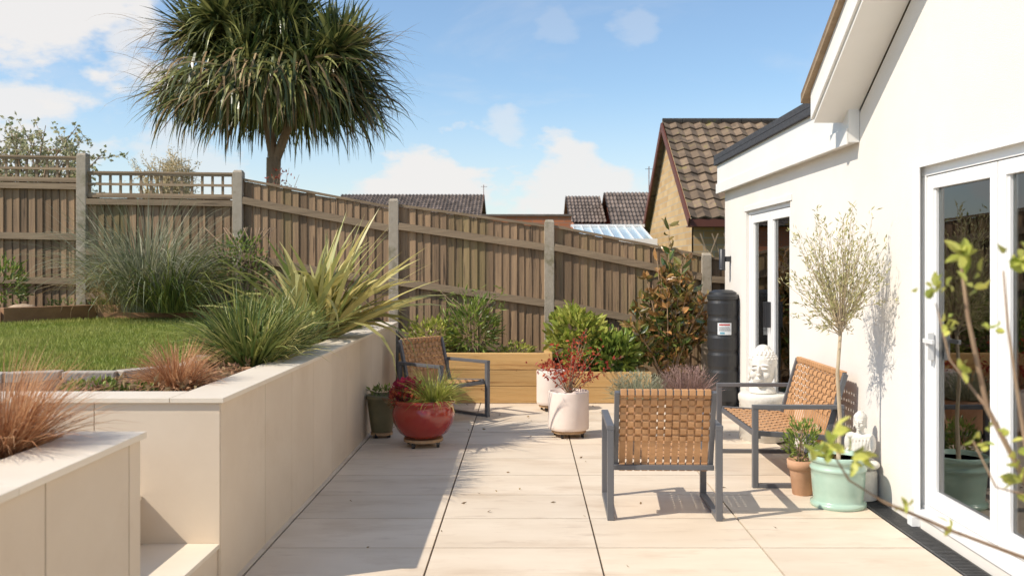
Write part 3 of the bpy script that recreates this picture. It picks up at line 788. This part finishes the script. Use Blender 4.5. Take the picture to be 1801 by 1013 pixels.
b=MB(); tuft(b,(-4.35,10.75,1.03),1200,1.5,.010,greyg,(.85,1.54),(.06,.42),.26,7,t=(.75,1.15)); tuft(b,(-4.0,10.6,1.03),420,1.15,.012,greenb,(.7,1.5),(.12,.45),.25,7); tuft(b,(-4.6,10.65,1.03),160,1.2,.008,deadl,(.7,1.5),(.15,.45),.25,7); b.obj('ornamental_grass')
b=MB(); clump(b,(-3.35,11.1,1.5),(.35,.25,.5),700,.07,.03,leafg,.3,t=(.7,1.2))
for i in range(14): b.tube([(-3.4+U(-.1,.1),11.1,1.0),(-3.4+U(-.3,.35),11.1,1.5),(-3.4+U(-.4,.5),11.05,2.0)],.006,twig,4)
b.obj('border_shrub')
b=MB(); clump(b,(-6.15,11.0,1.35),(.35,.25,.35),500,.09,.03,leafg,.3,t=(.7,1.2)); b.obj('border_shrub')
b=MB()
for (x,y,r) in ((-5.5,11.2,.2),(-5.1,11.25,.15),(-4.9,11.2,.18),(-3.8,10.95,.22),(-3.0,10.8,.2),(-2.6,10.8,.22),(-2.3,10.4,.2)):
    clump(b,(x,y,1.07),(r,r*.8,.10),150,.05,.02,leafg,.5)
b.obj('ground_cover_plants')
b=MB()
for (x,y,r) in ((-6.1,10.55,.25),(-5.75,10.75,.18),(-6.6,10.4,.3)):
    b.ell((x,y,1.06),(r,r*.6,.06),rock,7,5)
b.obj('border_rocks')
b=MB(); tuft(b,(-1.90,5.12,.885),950,.30,.004,orangeg,(.2,1.5),(.05,.4),.09,4); b.obj('copper_sedge_plant')
b=MB(); tuft(b,(-1.84,3.30,.885),1300,.40,.0035,orangeg,(.45,1.5),(.05,.4),.09,4); tuft(b,(-2.0,3.1,.885),500,.34,.0035,orangeg,(.35,1.5),(.05,.4),.09,4); b.obj('copper_sedge_plant')
b=MB()
clump(b,(-2.3,4.98,.9),(.17,.1,.05),260,.035,.02,leafg,.6,t=(.8,1.3)); clump(b,(-2.05,4.95,.9),(.1,.08,.03),100,.03,.02,leafg,.6)
b.obj('low_herb_plant')
b=MB()
for i in range(900):
    x,y=U(-2.3,-1.72),U(4.75,7.0); 
    if x<-2.1 and y>5.4: continue
    b.leaf((x,y,.905+U(0,.03)),rdir(),U(.03,.06),U(.012,.03),sleeper2 if R.random()<.6 else deadl,U(0,1),U(.6,1.3))
b.obj('bark_mulch')

b=MB()
def stems(b,c,n,sp,h,m=twig):
    for i in range(n): b.tube([(c[0]+U(-.06,.06),c[1],c[2]),(c[0]+U(-sp,sp)*.6,c[1]+U(-.1,.1),c[2]+h*.5),(c[0]+U(-sp,sp),c[1]+U(-.15,.15),c[2]+h*U(.8,1))],[.007,.005,.002],m,4)
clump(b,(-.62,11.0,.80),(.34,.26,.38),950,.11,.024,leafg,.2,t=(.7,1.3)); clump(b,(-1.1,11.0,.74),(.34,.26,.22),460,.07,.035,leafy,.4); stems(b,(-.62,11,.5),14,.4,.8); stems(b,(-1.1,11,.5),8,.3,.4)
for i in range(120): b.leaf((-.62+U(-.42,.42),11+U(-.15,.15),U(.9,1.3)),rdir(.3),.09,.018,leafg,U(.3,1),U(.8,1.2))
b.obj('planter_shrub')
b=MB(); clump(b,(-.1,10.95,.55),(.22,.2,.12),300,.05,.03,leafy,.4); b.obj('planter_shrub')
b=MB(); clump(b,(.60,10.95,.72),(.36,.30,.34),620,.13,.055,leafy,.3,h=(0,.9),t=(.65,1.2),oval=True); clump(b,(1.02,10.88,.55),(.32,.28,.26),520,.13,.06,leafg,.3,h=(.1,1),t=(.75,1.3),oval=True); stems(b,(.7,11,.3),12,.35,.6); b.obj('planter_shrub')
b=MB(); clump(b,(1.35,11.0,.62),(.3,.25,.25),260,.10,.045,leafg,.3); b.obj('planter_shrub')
b=MB(); mc=Vector((1.66,10.95,.20))
for i in range(44):
    d=Vector((U(-.52,.52),U(-.35,.35),0)); h=.45+1.5*(1-min(1,abs(d.x)/.62))*U(.5,1)
    p1=mc+Vector((d.x*.45,d.y*.5,h*.5)); p2=mc+Vector((d.x,d.y,h)); b.tube([mc+Vector((d.x*.1,d.y*.1,.0)),p1,p2],[.012,.008,.003],bark,5)
    for k in range(32):
        f=U(.2,1.0); p=mc.lerp(p1,f*2) if f<.5 else p1.lerp(p2,f*2-1)
        dd=Vector((U(-1,1),U(-1,1),U(-.1,1.1)))
        b.leaf(p,dd,U(.11,.18),U(.045,.068),leafmag,min(1,R.random()**(1.8-.9*f)),U(.7,1.3),True)
b.obj('magnolia_shrub')

# ------------------------------------------------------------------ cordyline tree
b=MB(); tb=Vector((-3.62,13.5,.7))
fork=Vector((-3.62,13.5,3.10))
b.tube([tb,(-3.60,13.5,1.6),(-3.63,13.5,2.6),fork],[.14,.115,.10,.105],bark,12)
b.tube([fork,(-3.69,13.5,3.5),(-3.73,13.5,3.9),(-3.75,13.5,4.3)],[.075,.07,.065,.06],bark,10)
b.tube([fork+Vector((.02,0,-.05)),(-3.45,13.45,3.4),(-3.31,13.42,3.75),(-3.24,13.4,4.2)],[.07,.065,.06,.05],bark,10)
cen=Vector((-3.62,13.5,4.52)); heads=[]
for i in range(30):
    while True:
        d=Vector((U(-1,1),U(-1,1),U(-.8,1)))
        if .35<d.length<1: break
    heads.append(cen+Vector((d.x*1.25,d.y*1.1,d.z*.68)))
for h in heads:
    src=Vector((-3.75,13.5,4.1)) if h.x<cen.x else Vector((-3.24,13.4,4.0))
    b.tube([src,src.lerp(h,.5)+Vector((0,0,-.08)),h],[.05,.04,.03],bark,6)
    out=(h-cen); ht=U(.75,1.15)
    for k in range(190):
        a=U(0,6.283); el=U(-.8,1.5)
        if R.random()<.4: a=math.atan2(out.y,out.x)+R.gauss(0,.8)
        L=U(.55,.92)
        dr=U(.0,.12) if (el>.1 and R.random()<.7) else U(.1,.32)
        b.blade(h+rdir()*.05,a,el,L,U(.04,.065),dr,cordy,min(1,R.random()**1.7),U(.65,1.25)*ht,5)
for k in range(1900):
    d=rdir(); a=math.atan2(d.y,d.x); rr=1.4*math.sqrt(U(.02,1))
    p=Vector((cen.x+math.cos(a)*rr,cen.y+math.sin(a)*rr,U(3.85,4.4)+.1*(1-rr)))
    b.blade(p,a+U(-.7,.7),U(-1.1,.0),U(.5,.95),U(.028,.05),U(.05,.35),cordy if R.random()<.75 else deadl,R.random()**1.4,U(.55,1.2),5)
for k in range(600):
    s=R.choice((-1,-1,1)); p=Vector((cen.x+s*U(.9,1.5),cen.y+U(-.9,.9),U(3.8,4.9)))
    b.blade(p,(math.pi if s<0 else 0)+U(-.9,.9),U(-.7,.7),U(.4,.9),.010,U(.05,.35),deadl,U(0,1),U(.8,1.2),5)
b.obj('cordyline_tree')

def bushtree(name,c,root,rad,nb,nl,L,W,m,trm,tint=(.7,1.2)):
    b=MB(); c=Vector(c); root=Vector(root)
    for i in range(nb):
        d=rdir(.2); t=c+Vector((d.x*rad[0],d.y*rad[1],d.z*rad[2]))*U(.6,1.1)
        m1=root.lerp(t,.5)+Vector((U(-.2,.2),U(-.2,.2),U(0,.3)))
        b.tube([root,m1,t],[.04,.02,.005],trm,4)
        for j in range(4):
            f=U(.4,.95); p=m1.lerp(t,f); e=p+rdir(.4)*U(.2,.5)*rad[0]; b.tube([p,e],[.008,.003],trm,3)
            for k in range(nl):
                q=p.lerp(e,U(.2,1.1))+rdir()*.05; b.leaf(q,rdir(.2),L*U(.6,1.1),W*U(.7,1.1),m,U(0,1),U(*tint))
    b.tube([(root.x,root.y,0.),root],[.09,.06],trm,6)
    b.obj(name)
bushtree('blossom_tree',(-8.6,16.5,3.2),(-8.7,16.5,1.9),(1.2,.9,.95),60,15,.10,.06,leafbl,twig)
bushtree('pale_bush',(-6.9,18,3.0),(-6.9,18,2.0),(.7,.6,.75),70,14,.07,.02,strawtw,strawtw)
b=MB()
for i in range(60):
    x=-38+i*1.9+U(-.5,.5); h=U(2.2,3.6); y=70+U(-4,4)
    clump(b,(x,y,h*.5),(1.8,1.2,h*.5),110,.9,.6,leafg,.1,t=(.5,.9),shell=.6)
b.obj('distant_trees')
b=MB()
for i in range(7): 
    x=-3.35+i*.04; b.tube([(-3.3,12.2,1.),(x,12.2,2.3),(x+U(-.05,.2),12.1,U(2.5,2.85))],[.008,.005,.002],twig,4)
    for k in range(10): b.leaf((x+U(-.05,.15),12.15,U(2.4,2.8)),rdir(.3),.05,.02,leafred,U(0,1),.9)
b.obj('climbing_plant')
b=MB(); clump(b,(-1.0,12.0,2.05),(.35,.15,.16),260,.06,.035,leafg); stems(b,(-1,12,0),6,.3,2.0); b.obj('neighbour_shrub')

# ------------------------------------------------------------------ foreground apple sapling
b=MB()
def br(pts,r0,r1):
    n=len(pts); b.tube(pts,[r0+(r1-r0)*i/(n-1) for i in range(n)],twig,6)
def lc(p,n,s=.05,sp=.03,bz=.3):
    for i in range(n): b.leaf(Vector(p)+rdir()*U(0,sp),rdir(bz),s*U(.6,1.05),s*.55*U(.7,1.1),leafy,U(.1,1),U(.7,1.2),True)
br([(1.42,2.15,-.02),(1.36,2.12,.5),(1.22,2.05,.80),(1.08,2.0,1.06),(.98,2.0,1.25),(.94,2.,1.44),(.925,2.,1.56)],.010,.003)
br([(1.36,2.12,.5),(1.22,2.05,.84),(1.06,2.0,.93),(.90,2.0,.99),(.76,1.99,1.05),(.68,1.98,1.10),(.645,1.97,1.155)],.006,.002)
br([(1.08,2,1.06),(1.03,1.97,1.28),(1.0,1.95,1.42),(.99,1.95,1.54)],.004,.002)
br([(.98,2,1.25),(.91,2.02,1.35),(.885,2.03,1.47)],.003,.0015)
br([(1.08,2,1.06),(1.0,2,1.08),(.95,2,1.18)],.003,.0015)
lc((.925,2,1.575),12,.045,.035); lc((1.03,1.96,1.565),11,.05,.05); lc((.885,2.03,1.50),11,.04,.04); lc((.95,2,1.52),8,.035,.03)
lc((.63,1.97,1.165),14,.045,.05); lc((.69,1.98,1.145),10,.045,.035); lc((.98,2,1.42),5,.03,.03); lc((1.05,2,1.09),10,.04,.04)
lc((.90,2,1.42),8,.03,.03); lc((.93,2,1.34),6,.03,.03); lc((1.0,2,1.2),6,.03,.04); lc((.80,1.99,1.04),4,.03,.01); lc((.95,2,1.18),5,.03,.03); lc((1.03,1.99,1.14),6,.035,.04); lc((.9,1.99,1.0),3,.03,.01)
b.obj('apple_sapling')

# ------------------------------------------------------------------ world
sun_dir=Vector((-.95,-.40,1.)).normalized()
w=bpy.data.worlds.new('World'); scene.world=w; w.use_nodes=True
nt=w.node_tree; N=nt.nodes; L=nt.links; N.clear()
out=N.new('ShaderNodeOutputWorld'); sky=N.new('ShaderNodeTexSky'); sky.sky_type='NISHITA'; sky.sun_disc=False
sky.sun_elevation=math.asin(sun_dir.z); sky.sun_rotation=math.atan2(sun_dir.x,sun_dir.y)%(2*math.pi)
sky.air_density=1.; sky.dust_density=.6; sky.ozone_density=1.6
bg=N.new('ShaderNodeBackground'); bg.inputs[1].default_value=.15
tint=N.new('ShaderNodeMix'); tint.data_type='RGBA'; tint.blend_type='MULTIPLY'; tint.inputs['Factor'].default_value=1.; tint.inputs['B'].default_value=(.98,1.10,1.16,1)
L.new(sky.outputs[0],tint.inputs['A']); L.new(tint.outputs['Result'],bg.inputs[0])
bc=N.new('ShaderNodeBackground'); bc.inputs[0].default_value=(1.,.97,.945,1); bc.inputs[1].default_value=.90
mxs=N.new('ShaderNodeMixShader'); L.new(bg.outputs[0],mxs.inputs[1]); L.new(bc.outputs[0],mxs.inputs[2]); L.new(mxs.outputs[0],out.inputs[0])
tc=N.new('ShaderNodeTexCoord'); sp=N.new('ShaderNodeSeparateXYZ'); L.new(tc.outputs['Generated'],sp.inputs[0])
def math_(op,a,b_=None,clamp=False):
    n=N.new('ShaderNodeMath'); n.operation=op; n.use_clamp=clamp
    for i,q in enumerate((a,b_)):
        if q is None: continue
        if isinstance(q,(int,float)): n.inputs[i].default_value=q
        else: L.new(q,n.inputs[i])
    return n.outputs[0]
def mr(v,a,b_,c=0.,d=1.):
    n=N.new('ShaderNodeMapRange'); n.interpolation_type='SMOOTHSTEP'; L.new(v,n.inputs[0])
    n.inputs[1].default_value=a;n.inputs[2].default_value=b_;n.inputs[3].default_value=c;n.inputs[4].default_value=d; return n.outputs[0]
z=math_('MAXIMUM',sp.outputs[2],0.)
den=math_('ADD',z,.16)
cb=N.new('ShaderNodeCombineXYZ'); L.new(math_('DIVIDE',sp.outputs[0],den),cb.inputs[0]); L.new(math_('DIVIDE',sp.outputs[1],den),cb.inputs[1])
n1=N.new('ShaderNodeTexNoise'); n1.inputs['Scale'].default_value=1.3; n1.inputs['Detail'].default_value=7; n1.inputs['Roughness'].default_value=.62; n1.inputs['Distortion'].default_value=.4
L.new(cb.outputs[0],n1.inputs['Vector'])
n2=N.new('ShaderNodeTexNoise'); n2.inputs['Scale'].default_value=9.; n2.inputs['Detail'].default_value=8; n2.inputs['Roughness'].default_value=.58
mp=N.new('ShaderNodeMapping'); mp.inputs['Scale'].default_value=(1,1,2.0); L.new(tc.outputs['Generated'],mp.inputs[0]); L.new(mp.outputs[0],n2.inputs['Vector'])
wisp=math_('ADD',math_('MULTIPLY',mr(n1.outputs['Fac'],.48,.78),.32),.04)
haze=mr(sp.outputs[2],.0,.20,.50,.04)
low=math_('MULTIPLY',mr(n2.outputs['Fac'],.44,.62),mr(sp.outputs[2],.06,.13,.85,0.))
tot=math_('MAXIMUM',math_('MAXIMUM',wisp,low),haze)
for (d,r,s) in (((-.50,1,.265),.12,.95),((-.55,1,.185),.085,.9),((-.43,1,.235),.05,.8),((-.55,1,.12),.11,.7),((-.10,1,.075),.085,.95),((.04,1,.065),.08,.9),((-.33,1,.085),.09,.6),((-.02,1,.145),.03,.5),((.12,1,.26),.03,.25),((.03,1,.27),.03,.2)):
    v=Vector(d).normalized()
    vd=N.new('ShaderNodeVectorMath'); vd.operation='DISTANCE'; L.new(tc.outputs['Generated'],vd.inputs[0]); vd.inputs[1].default_value=v
    q=math_('DIVIDE',vd.outputs['Value'],r); q=math_('SUBTRACT',1.,q)
    q=math_('ADD',q,math_('MULTIPLY',math_('SUBTRACT',n2.outputs['Fac'],.5),3.6))
    tot=math_('MAXIMUM',tot,math_('MULTIPLY',mr(q,.1,.7),s))
L.new(math_('MINIMUM',tot,1.),mxs.inputs[0])

sd=bpy.data.lights.new('sun','SUN'); sd.energy=5.; sd.angle=math.radians(.5); sd.color=(1.,.91,.78)
so=bpy.data.objects.new('sun',sd); scene.collection.objects.link(so); so.rotation_euler=(-sun_dir).to_track_quat('-Z','Y').to_euler(); so.location=(-10,-4,12)

cam=bpy.data.cameras.new('camera'); co=bpy.data.objects.new('camera',cam); scene.collection.objects.link(co); scene.camera=co
co.location=(0,0,1.55); co.rotation_euler=(math.radians(90),0,0)
cam.lens=33.06; cam.sensor_width=36; cam.shift_x=-.0136; cam.shift_y=-.0214; cam.clip_end=2000; cam.clip_start=.05
cam.dof.use_dof=True; cam.dof.focus_distance=7.5; cam.dof.aperture_fstop=3.4
scene.view_settings.view_transform='Standard'; scene.view_settings.look='None'; scene.view_settings.exposure=0
